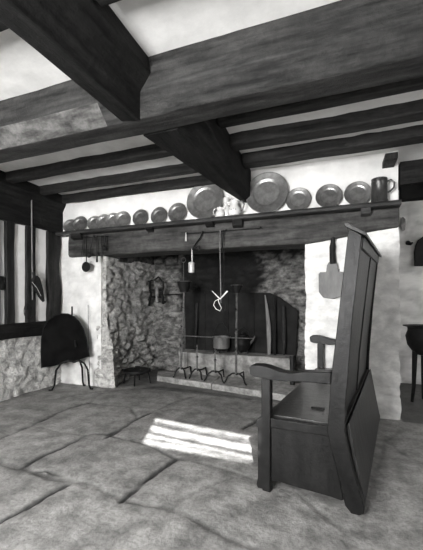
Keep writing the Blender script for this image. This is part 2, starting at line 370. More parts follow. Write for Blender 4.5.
# ================================================================ LEFT WALL TIMBERS
x0, x1 = LX-.05, LX+.015
beam('wall_plate', 'dark horizontal top timber of the left wall under the joists', ([(x0,1.2,2.035),(x1,1.2,2.035),(x1,1.2,2.33),(-3.36,1.2,2.42),(-3.36,1.2,CZ),(x0,1.2,CZ)], [(x0,BY-.005,2.035),(x1,BY-.005,2.035),(x1,BY-.005,2.33),(-3.46,BY-.005,2.42),(-3.46,BY-.005,CZ),(x0,BY-.005,CZ)]), WY, 'timber')
beam('sill_beam', 'dark horizontal sill timber on the low stone of left wall', (recty(1.2, x0, x1+.03, .675, .83), recty(BY-.02, x0, x1+.03, .69, .87)), WY, 'timber')
def post(label, xa, xb, ya, yb, seed, wv=.006, parent=None):
    ya0 = atX(xa, ya, LX-.03).y; yb0 = atX(xb, yb, x1-.005).y
    o = beam('timber_post', label, (rectz(.835, x0, x1-.005, ya0, yb0), rectz(2.034, x0, x1-.005, ya0, yb0)), WZ, 'timber post', wave=wv, n=9)
post('dark upright wall post nearest the left picture edge', 4, 15, 0, 0, 1)
post('dark upright wall post behind the bellows', 25, 36, 0, 0, 2)
post('wide crooked corner post where left wall meets the fireplace wall', 46, 61, 0, 0, 3, .014)
post('dark upright wall post just past the left edge', -12, 0, 0, 0, 4)
yy = atX(0, 280, LX).y; y2 = atX(4, 280, LX).y
tag(build(MB().box(x0, LX+.02, yy-.02, y2-.012, atX(0, 290, LX).z, atX(0, 276, LX).z), 'timber_rail', WY, bevel=.005, loc=(LX, yy, 1.2)), 'short dark rail let into the leftmost wall post', 'timber')
# ================================================================ LINTEL AND SHELF
top, n = 1.985, 22
rings = []
for k in range(n+1):
    t = k/n; X = -3.365+(.53+3.365)*t
    zb = 1.705 if X < -.35 else 1.70+.11*(X+.35)/.88
    zb += .012*noise.noise(Vector((X*1.7, 0, 0))); yf = 3.50+.01*noise.noise(Vector((X*2, 5, 0)))
    rings.append([(X, yf+.02, zb), (X, yf, zb+.03), (X, yf, 1.90), (X, yf+.01, top), (X, 3.84, top), (X, 3.84, zb)])
o = build(MB().loft(rings), 'fireplace_lintel', LINT, bevel=.008, loc=(-1.4, 3.6, 1.7))
tag(o, 'massive worn oak lintel beam over the fireplace opening under the shelf', 'lintel')
SZ = 2.035
sh = thing('plate_shelf', 'long narrow oak shelf above the lintel carrying the pewter plates', 'shelf', (-1.5, 3.5, 1.99))
rings = []
for k in range(31):
    X = -3.50+(.535+3.50)*k/30; e = .004*noise.noise(Vector((X*3, 1, 2)))
    rings.append([(X, 3.425+e, 1.993), (X, 3.415+e, 2.012), (X, 3.425+e, SZ), (X, BY-.004, SZ), (X, BY-.004, 1.99)])
build(MB().loft(rings), 'board', SHF, sh)
for (xa, xb, dz) in ((71, 81, .05), (146, 152, .03), (205, 213, .03), (232, 242, .06), (361, 371, .05)):
    a = atY(xa, 220, 3.45).x; b = atY(xb, 220, 3.45).x
    build(MB().prism([(a, 3.43, 1.992), (a, 3.499, 1.992), (a, 3.499, 1.99-dz-.02), (a, 3.45, 1.99-dz)], (b-a, 0, 0)), 'bracket', WX if xa < 300 else SHF, sh, bevel=.003)
# ---- plates
def plate_mesh(R, name):
    pr = [(0, .0), (.30, .0), (.56, .0), (.60, .006), (.66, .045), (.70, .055), (.94, .075), (.97, .088), (1.0, .085), (1.0, .072), (.97, .068), (.70, .040), (.64, .022), (.58, -.018), (.30, -.018), (0, -.018)]
    ring = [(.60, .0), (.62, .0)]
    mb = MB(); n = 40
    rings = [[Vector((max(r, .001)*R*math.cos(q), max(r, .001)*R*math.sin(q), z*R)) for q in [k*2*math.pi/n for k in range(n)]] for r, z in pr]
    mb.loft(rings); return mb
PL = [  # cx, cy, r px, label, material, yaw, group
 (67.5,224,6.6,'leftmost small plate on the shelf, half behind the next',PEWT,14),
 (78,223,7.6,'second small plate from left end of shelf, in front of the first',PEWD,14),
 (92,222.5,7.2,'third small plate from left on the shelf, overlapped by the fourth',PEWT,14),
 (101.5,221.5,7.6,'fourth small plate from left on the shelf, among overlapping ones',PEWT,14),
 (111,220.5,7.9,'fifth small plate from left on the shelf, among overlapping ones',PEWT,14),
 (120.5,219.5,8.2,'sixth small plate, rightmost of the overlapping run',PEWT,12),
 (138.3,217.6,8.3,'darker small pewter plate standing just right of the overlapping run',PEWD,0),
 (157,215.5,8.6,'middle of three separate small plates left of the large dish',PEWD,0),
 (175.7,213.2,9.8,'small ringed plate directly left of the large left dish',PEWD,0),
 (204,203.2,18.8,'large pewter dish left of the white jugs',PEWT,0),
 (266,193.3,20.5,'largest round pewter dish on shelf, right of the white jugs',PEWT,0),
 (297.6,199.5,11.8,'medium pewter plate directly right of the largest dish',PEWT,0),
 (328.6,196.6,12.2,'darker medium pewter plate, second right of the largest dish',PEWD,0),
 (357.8,193.8,12.2,'medium pewter plate beside the tankard',PEWT,0)]
for cx_, cy_, r, lab, m, yaw in PL:
    c = atY(cx_, cy_, 3.49); dep = (c-Vector((0, 0, EYE))).dot(Vector((FX, FY, 0))); R = r/FPX*dep*1.05
    yb = 3.492 if R > .15 else 3.508
    back = BY-.014
    tilt = math.asin(min(.5, max(.0, (back-yb)/(2*R))))*.9
    o = build(plate_mesh(R, 'pewter_plate'), 'pewter_plate', m)
    # plate axis (+Z local) faces -Y, leaning back
    Mx = Matrix.Rotation(math.radians(yaw), 4, 'Z') @ Matrix.Rotation(math.pi/2-tilt, 4, 'X')
    o.matrix_world = Matrix.Translation((c.x, yb+math.sin(tilt)*R+.004, SZ+R*math.cos(tilt)+.004)) @ Mx
    tag(o, lab, 'plate', 'pewter plates on the shelf')
# ---- jugs
def jug(cx_, w, ytop, name, label, Y, neck=True, handle=1, spout=-1, lid=False):
    c = atY(cx_, 212, Y); d = (c-Vector((0, 0, EYE))).dot(Vector((FX, FY, 0))); R = w/2/FPX*d
    H = EYE+(HY-ytop)/FPX*d-SZ; X = c.x
    t = thing(name, label, 'jug', (X, Y, SZ), 'white china jugs on the shelf')
    mb = MB().lathe([(R*.55, 0), (R*.75, .004), (R, H*.28), (R*.97, H*.45), (R*.66, H*.68), (R*.62, H*.85), (R*.72, H), (R*.66, H), (R*.55, H*.85), (R*.5, H*.6), (.004, H*.5)], (X, Y, SZ+.001), 24)
    build(mb, 'body', CHIN, t)
    hx = X+handle*R*.62
    pts = [(hx, Y, SZ+H*.92), (hx+handle*R*.55, Y, SZ+H*.98), (hx+handle*R*.95, Y, SZ+H*.75), (hx+handle*R*.75, Y, SZ+H*.42), (hx+handle*R*.33, Y, SZ+H*.25)]
    build(MB().tube(pts, R*.11), 'handle', PEWD if w > 11 else CHIN, t)
    sx = X+spout*R*.6
    build(MB().loft([[(sx+spout*R*.0, Y-R*.3, SZ+H*.7), (sx, Y+R*.3, SZ+H*.7), (sx, Y+R*.3, SZ+H), (sx, Y-R*.3, SZ+H)], [(sx+spout*R*.6, Y-.004, SZ+H*.93), (sx+spout*R*.6, Y+.004, SZ+H*.93), (sx+spout*R*.6, Y+.004, SZ+H*1.02), (sx+spout*R*.6, Y-.004, SZ+H*1.02)]]), 'spout', CHIN, t, bevel=.002)
    if w > 11:
        for q in range(5):
            a_ = -math.pi/2+(-.9+.35*q)
            build(MB().lathe([(.001, .003), (.006, .002), (.006, 0), (.001, -.002)], (X+R*.99*math.cos(a_), Y+R*.99*math.sin(a_), SZ+H*(.36+.06*(q % 2))), 8, axis=(math.cos(a_), math.sin(a_), 0)), 'painted_spot', BLUE, t)
jug(220.2, 9.5, 208, 'cream_jug', 'small squat white china jug beside the large left dish', 3.465, handle=-1, spout=1)
jug(234.3, 13, 201.5, 'milk_jug', 'larger spotted white china jug with a dark curved handle', 3.465)
jug(226.5, 8.5, 198, 'slim_jug', 'slim white china jug standing behind the other two jugs', 3.528)
# ---- tankard
c = atY(378.5, 200, 3.48); R = .071; H = .225; X = c.x+.008; Y = 3.49
t = thing('pewter_tankard', 'tall dark pewter tankard with loop handle at right end of shelf', 'tankard', (X, Y, SZ))
build(MB().lathe([(R*.9, 0), (R*1.08, .0), (R*1.08, .018), (R, .03), (R*.97, H*.8), (R*1.0, H*.82), (R*1.0, H*.86), (R*.96, H*.87), (R*.98, H), (R*.9, H), (R*.88, H*.5), (.004, .02)], (X, Y, SZ+.001), 30), 'body', MUGM, t)
build(MB().tube([(X+R*.95, Y, SZ+H*.88), (X+R*1.35, Y, SZ+H*.93), (X+R*1.75, Y, SZ+H*.80), (X+R*1.7, Y, SZ+H*.60), (X+R*1.3, Y, SZ+H*.47), (X+R*.95, Y, SZ+H*.42)], .009), 'handle', MUGM, t)
# ================================================================ FIREPLACE
hz = .075
def slab(label, pts):
    mb = MB(); mb.prism([(x, y, -.01) for x, y in pts], (0, 0, hz+.01))
    o = build(mb, 'hearth_slab', HEAR, bevel=.012, loc=(sum(p[0] for p in pts)/len(pts), sum(p[1] for p in pts)/len(pts), 0)); tag(o, label, 'stone slab')
fa = atZ(157, 381, 0); fb = atZ(211.5, 389.5, 0); fc = Vector((-.42, 3.76, 0))
slab('left raised hearthstone slab under the left fire irons', [(fa.x, fa.y), (fb.x-.004, fb.y), (fb.x-.03, 4.40), (fa.x-.16, 4.42)])
slab('right raised hearthstone slab running behind the settle', [(fb.x+.004, fb.y), (fc.x, fc.y), (fc.x, 4.40), (fb.x-.022, 4.40)])
LT = .375
xl = atY(178, 360, 4.4).x; xr = atY(292, 360, 4.4).x
o = rough_box('hearth_ledge', xl, xr, 4.43, 4.755, 0, LT, LEDG, res=.03, amp=.008, stone=.018, ssz=(.5, .5, .4), dirtk=.5); tag(o, 'low pale stone ledge along the back of the fireplace', 'stone ledge')
# fireback with a clipped right shoulder
YF = 4.70
pp = [(186, 354), (185, 292), (270, 293), (279, 297), (298, 311), (296, 354)]
pts = [atY(x, y, YF) for x, y in pp]
for q in (0, 5): pts[q].z = LT+.004
t = thing('fireback', 'wide soot-black iron fireback with clipped right shoulder behind the fire irons', 'fireback', (-1.3, YF, LT))
build(MB().prism(pts, (0, .03, 0)), 'plate', FBK, t, bevel=.004)
for x in (205, 228, 254, 275):
    a = atY(x, 292.5, YF); 
    build(MB().box(a.x-.008, a.x+.008, YF-.010, YF-.0005, LT+.005, a.z), 'rib', FBK, t, bevel=.003)
# irons leaning against it
def leaning(name, label, x0_, y0_, x1_, y1_, r, m, Y0=4.60, Y1=4.665, flat=1, cat='fire iron', bend=0):
    a = atY(x0_, y0_, Y0); b = atY(x1_, y1_, Y1); a.z = max(a.z, LT+.006)
    if abs(y0_-352) < 3: a.z = LT+.006
    md = (a+b)/2+Vector((bend, 0, 0))
    o = build(MB().tube([a, a.lerp(md, .5)+Vector((bend*.25, 0, 0)), md, md.lerp(b, .5)+Vector((bend*.25, 0, 0)), b], r, 8, flat), name, m, loc=a); tag(o, label, cat)
leaning('fire_poker', 'black flat iron bar leaning on fireback behind left fire irons', 195, 352, 196, 303, [.006, .012, .03, .034, .034], IRON, flat=.3)
leaning('cow_horn', 'pale curved slender tool leaning on the fireback right half', 269, 352, 265, 295, [.022, .03, .03, .022, .008], PEEL, flat=.4, bend=.02, cat='tool')
leaning('fire_slice', 'long dark rod standing against fireback right of the pale tool', 275, 352, 275, 297, .016, IRON)
leaning('fire_shovel', 'short dark flat shovel leaning near the right edge of fireback', 284, 352, 283, 306, [.008, .03, .034, .034, .03], IRON, flat=.3)
pb = atY(292.5, 380, 4.25); pb.z = hz+.003
o = build(MB().tube([pb, atY(292, 356, 4.3)], .03, 6), 'iron_stake', IRON, loc=atY(292.5, 380, 4.25))
tag(o, 'short thick black iron post at right end of the pale ledge', 'iron post')
# ---- firedogs
def dog(px_, base_y, half, ptop, lean, label, cup=None, Y=4.12, name='firedog', rpole=.013):
    b = atY(px_, base_y, Y); X = b.x; z0 = hz+.002; ah = .135
    t = thing(name, label, 'firedog', (X, Y, z0), 'firedogs on the hearth')
    pts = [(X-half*1.08, Y-.05, z0+.006), (X-half*.92, Y-.04, z0+.03), (X-half*.72, Y-.02, z0+ah*.68), (X-half*.35, Y, z0+ah*.95), (X, Y, z0+ah), (X+half*.35, Y, z0+ah*.95), (X+half*.72, Y-.02, z0+ah*.68), (X+half*.92, Y-.04, z0+.03), (X+half*1.08, Y-.05, z0+.006)]
    build(MB().tube(pts, .011, 8), 'front_foot', IRON, t)
    zt = atY(px_, ptop, Y).z
    up = build(MB().tube([(X, Y, z0+ah-.005), (X+lean*.5, Y, (z0+ah+zt)/2), (X+lean, Y, zt)], [rpole*1.25, rpole, rpole], 8), 'upright', IRONL, t)
    build(MB().tube([(X, Y+.005, z0+ah*.86), (X+.02, Y+.12, z0+ah*.8), (X+.03, Y+.24, z0+ah*.8), (X+.035, Y+.26, z0+.006)], .010, 8), 'billet_bar', IRON, t)
    for f_ in ((.3, .55, .8) if zt > .8 else (.9,)):
        z = z0+ah+(zt-z0-ah)*f_; lx = X+lean*f_
        build(MB().tube([(lx, Y-.013, z+.0), (lx-.002, Y-.045, z-.012), (lx, Y-.055, z+.018)], .006, 6), 'spit_hook', IRON, up)
    mb = MB().lathe([(.001, -.016), (.016, -.01), (.021, 0), (.016, .01), (.001, .016)], (X+lean*.5, Y, (z0+ah+zt)/2), 12); build(mb, 'knop', IRONL, up)
    if cup:
        cxp, w, hgt = cup; cz = zt; R = w
        cupo = build(MB().lathe([(.012, -.005), (R*.55, 0), (R*.8, hgt*.5), (R, hgt), (R*.93, hgt), (R*.7, hgt*.5), (R*.45, .01), (.004, .01)], (X+lean, Y, cz), 18), 'cresset_cup', IRON, t)
        build(MB().tube([(X+lean+R*1.0*math.cos(q), Y+R*math.sin(q), cz+hgt*.98) for q in [k*math.pi/10 for k in range(20)]], .006, 6, closed=True), 'cup_rim', IRONL, cupo)
    return X, Y
dog(181, 368, .088, 292, .045, 'tall iron firedog at the left end of the hearth', (0, .10, .145))
dog(197, 368, .090, 345, 0, 'short iron firedog next to the tall left one', rpole=.009)
dog(215, 368, .125, 349, 0, 'short iron firedog next to the tall right one', Y=4.08, rpole=.009)
dog(236, 370, .138, 293, .01, 'tall iron firedog at the right with a cup on top', (0, .07, .10), Y=4.05)
a = atY(166, 335, 4.02); b = atY(254, 338.5, 3.99)
o = build(MB().tube([a, (a+b)/2+Vector((0, 0, -.004)), b], .0065, 8), 'roasting_spit', IRONL, loc=a); tag(o, 'long thin iron spit laid level across the two tall firedogs', 'spit')
# ---- pots on the ledge
t = None
c = atY(221.5, 344, 4.56); X = c.x; Y = 4.56; R = .118; zb = LT+.06
t = thing('cooking_pot', 'straight-sided grey iron cooking pot on ledge between the firedogs', 'pot', (X, Y, LT))
build(MB().lathe([(R*.6, 0), (R*.95, .01), (R, .03), (R*1.0, .15), (R*1.1, .165), (R*1.1, .175), (R*.95, .175), (R*.92, .03), (.004, .02)], (X, Y, zb), 28), 'body', POTG, t)
build(MB().tube([(X-R*1.02, Y, zb+.16), (X-R*.9, Y, zb+.26), (X-R*.4, Y, zb+.36), (X+R*.2, Y, zb+.38), (X+R*.8, Y, zb+.28), (X+R*1.02, Y, zb+.16)], .006, 6), 'bail_handle', IRON, t)
for q in range(3):
    a_ = q*2.094+.5; build(MB().tube([(X+R*.6*math.cos(a_), Y+R*.6*math.sin(a_), zb+.008), (X+R*.72*math.cos(a_), Y+R*.72*math.sin(a_), LT+.008)], .011, 6), 'leg', IRON, t)
c = atY(242.5, 344, 4.56); X = c.x; Y = 4.56; R = .115; zb = LT+.05
t = thing('iron_kettle', 'round black iron kettle on ledge behind the right tall firedog', 'kettle', (X, Y, LT))
build(MB().lathe([(.004, 0), (R*.7, .01), (R, .07), (R*1.02, .12), (R*.85, .18), (R*.6, .205), (R*.62, .22), (R*.15, .235), (R*.12, .255), (.004, .26)], (X, Y, zb), 28), 'body', IRON, t)
build(MB().tube([(X-R*.85, Y, zb+.17), (X-R*.75, Y, zb+.27), (X, Y, zb+.33), (X+R*.75, Y, zb+.27), (X+R*.85, Y, zb+.17)], .007, 6), 'bail_handle', IRON, t)
build(MB().tube([(X+R*.9, Y, zb+.10), (X+R*1.3, Y, zb+.15), (X+R*1.55, Y, zb+.21)], [.02, .014, .010], 8), 'spout', IRONL, t)
for q in range(3):
    a_ = q*2.094; build(MB().tube([(X+R*.6*math.cos(a_), Y+R*.6*math.sin(a_), zb+.015), (X+R*.7*math.cos(a_), Y+R*.7*math.sin(a_), LT+.008)], .010, 6), 'leg', IRON, t)
# ---- iron rail along lintel, hanger, cord, roasting jack
YR = 3.47
a = atY(186, 234, YR); b = atY(262, 228, YR)
t = thing('iron_rail', 'thin horizontal iron rail pinned along the front of the lintel', 'rail', a)
build(MB().tube([a, b], .0055, 8), 'rod', IRON, t)
for q in (.02, .55, .98):
    p = a.lerp(b, q); build(MB().tube([p+Vector((0, .035, .004)), p+Vector((0, -.004, .004)), p+Vector((0, -.01, .016))], .006, 6), 'staple', IRON, t)
p = atY(186, 238, YR-.01)
tag(build(MB().tube([p+Vector((0, 0, .06)), p+Vector((0, 0, .0)), p+Vector((0, 0, -.035))], [.006, .011, .012], 8), 'bone_peg', PALE, loc=p), 'small pale peg hanging at the left end of iron rail', 'peg')
t = thing('pot_hanger', 'long double-rod iron pot hanger dropping from the lintel rail', 'pot hanger', atY(222, 297, YR-.02))
yh = YR-.02
build(MB().tube([atY(220, 231, yh)+Vector((0, .02, .006)), atY(220.2, 230, yh), atY(220, 250, yh), atY(221, 303, yh)], .0065, 6), 'rod', IRONL, t)
build(MB().tube([atY(223, 231, yh)+Vector((0, .02, .006)), atY(223.4, 230, yh), atY(222.6, 247, yh), atY(223.8, 252, yh), atY(223.5, 298, yh)], .006, 6), 'ratchet_bar', IRON, t)
build(MB().tube([atY(221, 303, yh), atY(221, 309, yh), atY(223.5, 312, yh), atY(226, 309, yh), atY(226, 305, yh)], .006, 6), 'hook', IRON, t)
yk = yh-.014
t = thing('tied_cord', 'white cord knotted round the bottom of the pot hanger', 'cord', atY(221, 298, yk))
build(MB().tube([atY(*p, yk) for p in [(212, 291), (216, 295), (220, 299), (223, 296), (227.5, 291)]], [.003, .005, .009, .008, .009], 6), 'knot', CORD, t)
build(MB().tube([atY(*p, yk) for p in [(219, 299), (215, 301), (213.5, 305), (216, 309), (220, 311), (221.5, 308), (219, 303), (218, 299)]], .004, 6), 'loop', CORD, t)
yj = YR-.01
t = thing('roasting_jack', 'pale metal roasting jack cylinder hanging from the lintel at left', 'roasting jack', atY(191.5, 273, yj))
build(MB().tube([atY(192, 249, yj), atY(192, 262, yj)], .007, 8), 'neck_rod', PALE, t)
p = atY(191.5, 273, yj); q = atY(191.5, 262, yj)
build(MB().lathe([(.01, 0), (.03, .004), (.034, .012), (.034, q.z-p.z-.012), (.03, q.z-p.z-.004), (.008, q.z-p.z+.004)], p, 16), 'body', PALE, t)
build(MB().tube([p, p+Vector((0, 0, -.05))], .006, 6), 'spindle', IRON, t)
build(MB().tube([atY(203, 231, YR)+Vector((0,-.008,.0)), atY(200, 238, yj), atY(196, 243, yj), atY(192, 250, yj), atY(199, 246, yj-.01), atY(200, 251, yj-.01)], .009, 6), 'hook', IRON, t)
# skewer with ring end standing at left dog
t = thing('ring_skewer', 'thin iron skewer with ring end beside the left tall firedog', 'skewer', atY(184, 300, 4.34))
rc = atY(183.5, 260, 4.34)
build(MB().tube([rc+Vector((.034*math.cos(q), 0, .034*math.sin(q))) for q in [k*math.pi/9 for k in range(18)]], .006, 6, closed=True), 'ring', IRONL, t)
build(MB().tube([rc-Vector((0, 0, .034)), atY(184, 300, 4.34), atY(185, 340, 4.34), Vector((atY(185, 340, 4.34).x, 4.34, hz+.004))], .005, 6), 'rod', IRONL, t)
# ---- wrought frame on the back wall near the corner
YJ = 4.60
t = thing('spit_jack', 'black iron spit jack fixed to the stones in the fireplace corner', 'spit jack', atY(157, 305, YJ))
def tp(L, r, name='frame', m=IRON, fl=1): return build(MB().tube([atY(x, y, YJ) for x, y in L], r, 6, fl), name, m, t)
tp([(149, 306), (149.5, 300), (151, 294), (149.5, 288), (150, 281)], [.02, .03, .02, .026, .02], 'side_plate')
tp([(163, 304), (163, 298), (161.5, 293), (163.5, 287), (163, 281)], [.024, .022, .026, .018, .014], 'side_plate')
tp([(150, 281), (154, 280), (158.5, 277), (161, 280), (163, 282)], .013, 'arched_top')
tp([(139, 280.5), (145, 281), (150, 281.5)], .010, 'bracket_arm')
tp([(150, 290), (163, 290)], .012, 'cross_bar'); tp([(150, 297), (163, 297)], .018, 'cross_bar')
tp([(164, 301.5), (166, 302)], .018, 'weight')
tp([(163, 295), (175, 294.5), (185, 295)], .010, 'spindle')
p = atY(157, 302, YJ); q = atY(157, 283, YJ)
build(MB().lathe([(.03, 0), (.034, .02), (.022, .06), (.03, .1), (.034, .14), (.036, .2), (.02, .23), (.004, .26)], p, 16), 'drum', POTG, t)
# ---- trivet on the floor at left inside the hearth
a = atZ(127, 378, 0); X, Y = -2.62, 4.22; Y = 3.90; c = atY(137, 366, 3.90); X = c.x
t = thing('iron_trivet', 'low black iron trivet on floor left of the raised hearthstone', 'trivet', (X, Y, 0))
zt = .16; R = .18
build(MB().lathe([(R*.55, 0), (R*1.0, 0), (R*1.02, .015), (R, .03), (R*.55, .028)], (X, Y, zt), 26), 'top_ring', IRON, t)
build(MB().lathe([(.004, -.05), (R*.6, -.03), (R*.8, .0), (R*.5, .012), (.004, .012)], (X, Y, zt), 20), 'pan', IRON, t)
for q in range(4):
    a_ = q*math.pi/2+.4
    build(MB().tube([(X+R*.85*math.cos(a_), Y+R*.85*math.sin(a_), zt+.004), (X+R*.92*math.cos(a_), Y+R*.92*math.sin(a_), .09), (X+R*1.0*math.cos(a_), Y+R*1.0*math.sin(a_), .004)], .012, 6), 'leg', IRON, t)
build(MB().tube([(X-R*.9, Y-.02, zt+.015), (X-R*1.25, Y-.04, zt+.02)], .012, 6), 'handle', IRON, t)
build(MB().tube([(X-.05, Y, zt+.03), (X-.02, Y, zt+.07), (X+.04, Y, zt+.07), (X+.07, Y, zt+.03)], .008, 6), 'loop', IRON, t)
# ================================================================ UTENSILS HUNG UNDER LEFT END OF THE LINTEL
YU = 3.47
t = thing('utensil_rail', 'short iron hanging rail under left end of shelf', 'rail', atY(92, 237, YU))
build(MB().tube([atY(83, 238, YU), atY(107, 236, YU)], .006, 6), 'rod', IRON, t)
for x in (84, 106): build(MB().tube([atY(x, 237.8-(x-84)*.06, YU), atY(x, 237.8-(x-84)*.06, YU)+Vector((0, .035, .01))], .006, 6), 'staple', IRON, t)
def hang(name, label, x0_, x1_, y1_, r=.006, head=None, m=IRON, cat='utensil', Y=YU-.02):
    a = atY(x0_, 236.5, Y); b = atY(x1_, y1_, Y)
    t = thing(name, label, cat, a, 'utensils under the left end of the shelf')
    build(MB().tube([a+Vector((0, .022, -.004)), a+Vector((0, .016, .012)), a+Vector((0, 0, .012)), a.lerp(b, .4), b], r, 6), 'handle', m, t)
    if head == 'pan':
        R = 5.3/FPX*4.2; c = b+Vector((0, 0, -R*.95))
        build(MB().lathe([(.003, .012), (R*.85, .010), (R, -.012), (R*.94, -.014), (R*.8, .002), (.003, .004)], c, 24, axis=(0, 1, 0)), 'pan', m, t)
    if head == 'bar':
        build(MB().tube([b, b+Vector((0, 0, -.13))], [.013, .017], 6, .5), 'blade', m, t)
    if head == 'fork':
        mb = MB()
        for s_ in (-.014, .014): mb.tube([b, b+Vector((s_, 0, -.015)), b+Vector((s_, 0, -.07))], .004, 6)
        build(mb, 'prongs', m, t)
    if head == 'bowl':
        R = .038; build(MB().lathe([(.003, .02), (R*.7, .014), (R, -.008), (R*.9, -.008), (R*.6, .006), (.003, .012)], b+Vector((0, 0, -R)), 18, axis=(0, 1, 0)), 'bowl', m, t)
hang('skimmer', 'hanging iron skimmer with round dark disc, lowest of the utensils', 86.5, 86.5, 262, head='pan', m=IRON)
hang('basting_ladle', 'slanting dark ladle hung right of the round skimmer', 93.5, 89.5, 252, r=.009, head='bowl', Y=YU-.05)
hang('iron_chopper', 'narrow dark blade hanging straight down right of the ladle', 97, 97, 252, head='bar')
hang('toasting_fork', 'dark iron fork hung at right end of the utensils', 101.5, 102, 252, head='fork')
hang('iron_hook', 'short dark iron hook hung left of the skimmer', 83.5, 82.5, 250, r=.006, head='fork')
hang('iron_tongs', 'dark broad tongs with round end hanging rightmost of the utensils', 105.5, 104.5, 245, r=.010, head='bowl', Y=YU-.04)
# ================================================================ FIRE SCREEN IN THE CORNER
PA = Vector((-3.42, 3.21, 0)); PB = Vector((-2.98, 3.42, 0)); nn = (PB-PA).cross(Vector((0, 0, 1))).normalized()
if nn.y > 0: nn = -nn
def sp(x, y, off=0): return atP(x, y, PA+nn*off, nn)
OUT = [(41.5, 368), (41, 352), (41.3, 340), (43, 329), (47.5, 321), (54, 316), (62, 313.6), (68, 313.8), (74, 316.5), (79, 321.5), (83.5, 329), (86.5, 339), (89.5, 356.5), (78, 360), (66, 363), (54, 366)]
t = thing('fire_screen', 'round-topped black iron fire screen on bowed legs in left corner', 'fire screen', sp(72, 384))
build(MB().prism([sp(*p) for p in OUT], -nn*.008), 'shield', SOOT, t, bevel=.002)
build(MB().tube([sp(x, y, .004) for x, y in OUT[:13]], .006, 6), 'rolled_edge', IRON, t)
build(MB().tube([sp(72, 306.5, -.022), sp(72, 330, -.022), sp(74.5, 362, -.02)], .010, 8), 'pole', IRON, t)
build(MB().tube([sp(75, 343, .03)+Vector((0, 0, .03)), sp(75, 343, .03), sp(76, 347, .03)], .012, 6), 'clamp', IRON, t)
hub = sp(74.5, 362, .018)
f1 = atZ(57.5, 385, .006); f1 = Vector((-3.34, 3.30, .008)); f2 = Vector((-2.98, 3.36, .008))
fl_ = sp(51.5, 386, .03); fl_.z = .008; fr_ = sp(91, 386, .02); fr_.z = .008
def leg3(foot, bow):
    h2 = hub; mid = h2.lerp(foot, .35); out = (foot-h2); out.z = 0
    build(MB().tube([h2, h2+out*.3+Vector((0, 0, .02)), h2+out*.6+Vector((0, 0, -.02)), h2+out*.8+Vector((0, 0, -.10)), foot+Vector((0, 0, .05))-out*.12, foot-out*.02, foot+out*.12], .012, 8), 'leg', IRON, t)
leg3(fl_, 1); leg3(fr_, 1); leg3(Vector((hub.x-.02, hub.y+.19, .008)), 1)
a = Vector((atY(93, 380, 3.50).x, 3.44, .008)); b = atY(88, 305, 3.53)
o = build(MB().tube([a, b], .004, 6), 'iron_rod', IRONL, loc=a); tag(o, 'thin pale iron rod leaning in the corner behind the fire screen', 'rod')
# ================================================================ BELLOWS, POLE, HOOP ON LEFT WALL
XB = LX+.05
a = atX(31.5, 196, XB-.016); b = atX(32.5, 300, XB-.016)
o = build(MB().tube([a, b], .008, 8), 'hanging_pole', PEEL, loc=b); tag(o, 'thin pale upright pole against left wall above the bellows', 'pole')
t = thing('hand_bellows', 'dark pointed hand bellows hanging nose-down on the left wall', 'bellows', atX(43, 302, XB))
bo = [(33, 276), (35.5, 275.5), (38, 278), (40, 284), (41.5, 290), (43, 301), (42, 302), (38, 297), (34, 290), (31.5, 285), (31, 280)]
build(MB().prism([atX(x, y, XB) for x, y in bo], (.035, 0, 0)), 'body', LEAT, t, bevel=.006)
build(MB().tube([atX(34.5, 277, XB+.018), atX(33.5, 272, XB+.018)], .018, 8), 'handle', LEAT, t)
build(MB().tube([atX(32, 282, XB+.04), atX(37, 288, XB+.04), atX(41, 296, XB+.04)], .003, 5), 'stud_band', PALE, t)
cc = atX(28.5, 311, XB-.012); pts = []
for k in range(20):
    q = k*math.pi/10; p = atX(28.5+4.5*math.cos(q), 311+8*math.sin(q), XB-.012); pts.append(p)
o = build(MB().tube(pts, .005, 6, closed=True), 'wire_hoop', IRON, loc=cc); tag(o, 'faint oval wire hoop hung on the post beneath the bellows', 'hoop')
# ================================================================ BREAD PEEL ON THE PILLAR
YP = 3.53
t = thing('bread_peel', 'square-bladed wooden bread peel hanging on the white pillar', 'bread peel', atY(331, 298, YP))
bl = [(318.5, 274), (320, 272.2), (326, 272), (327, 265), (329, 262), (333.5, 261.5), (337.5, 264), (338.5, 271.5), (343.5, 272), (343.8, 291), (342, 296), (334, 299), (323, 297.5), (318.8, 292)]
build(MB().prism([atY(x, y, YP-.012) for x, y in bl], (0, .018, 0)), 'blade', PEEL, t, bevel=.005)
build(MB().tube([atY(x, y, YP) for x, y in [(332.8, 264), (332.2, 252), (332.5, 247), (332.8, 242), (333, 238), (333, 232)]], [.030, .026, .030, .020, .024, .010], 10), 'handle', WZ, t)
build(MB().tube([atY(333, 232, YP), atY(333, 227, YP)+Vector((0, -.0, 0))], .006, 6), 'hanging_loop', PALE, t)
# ================================================================ SETTLE
O0 = Vector((.117, 1.915, 0)); Lv = Vector((.150, .9887, 0)); Dv = Vector((-.996, .085, 0)); LEN = 1.60
nS = Vector((0, 0, 1)).cross(Dv).normalized()
def sl(d, l, z): return O0+Dv*d+Lv*l+Vector((0, 0, z*(1+.05*l/LEN)))
def spx(x, y):
    p = atP(x, y, O0, nS); q = p-O0; return (q.dot(Dv), p.z)
st = thing('high_backed_settle', 'high-backed dark oak settle bench on the floor at right', 'settle', O0)
def slab2(prof, l0, l1, name, m=SET, bev=.004):  # prof: list of (d,z)
    mb = MB(); n = len(prof); mb.loft([[sl(d, l0, z) for d, z in prof], [sl(d, l1, z) for d, z in prof]])
    return build(mb, name, m, st, bevel=bev)
stile = [spx(*p) for p in [(348.5, 228), (362, 235), (352.5, 320), (346, 400), (345, 432), (353, 470), (364.5, 508), (364, 514), (358, 516.5), (351.5, 514.5), (345, 506), (339, 480), (327, 432), (331, 376), (338, 318)]]
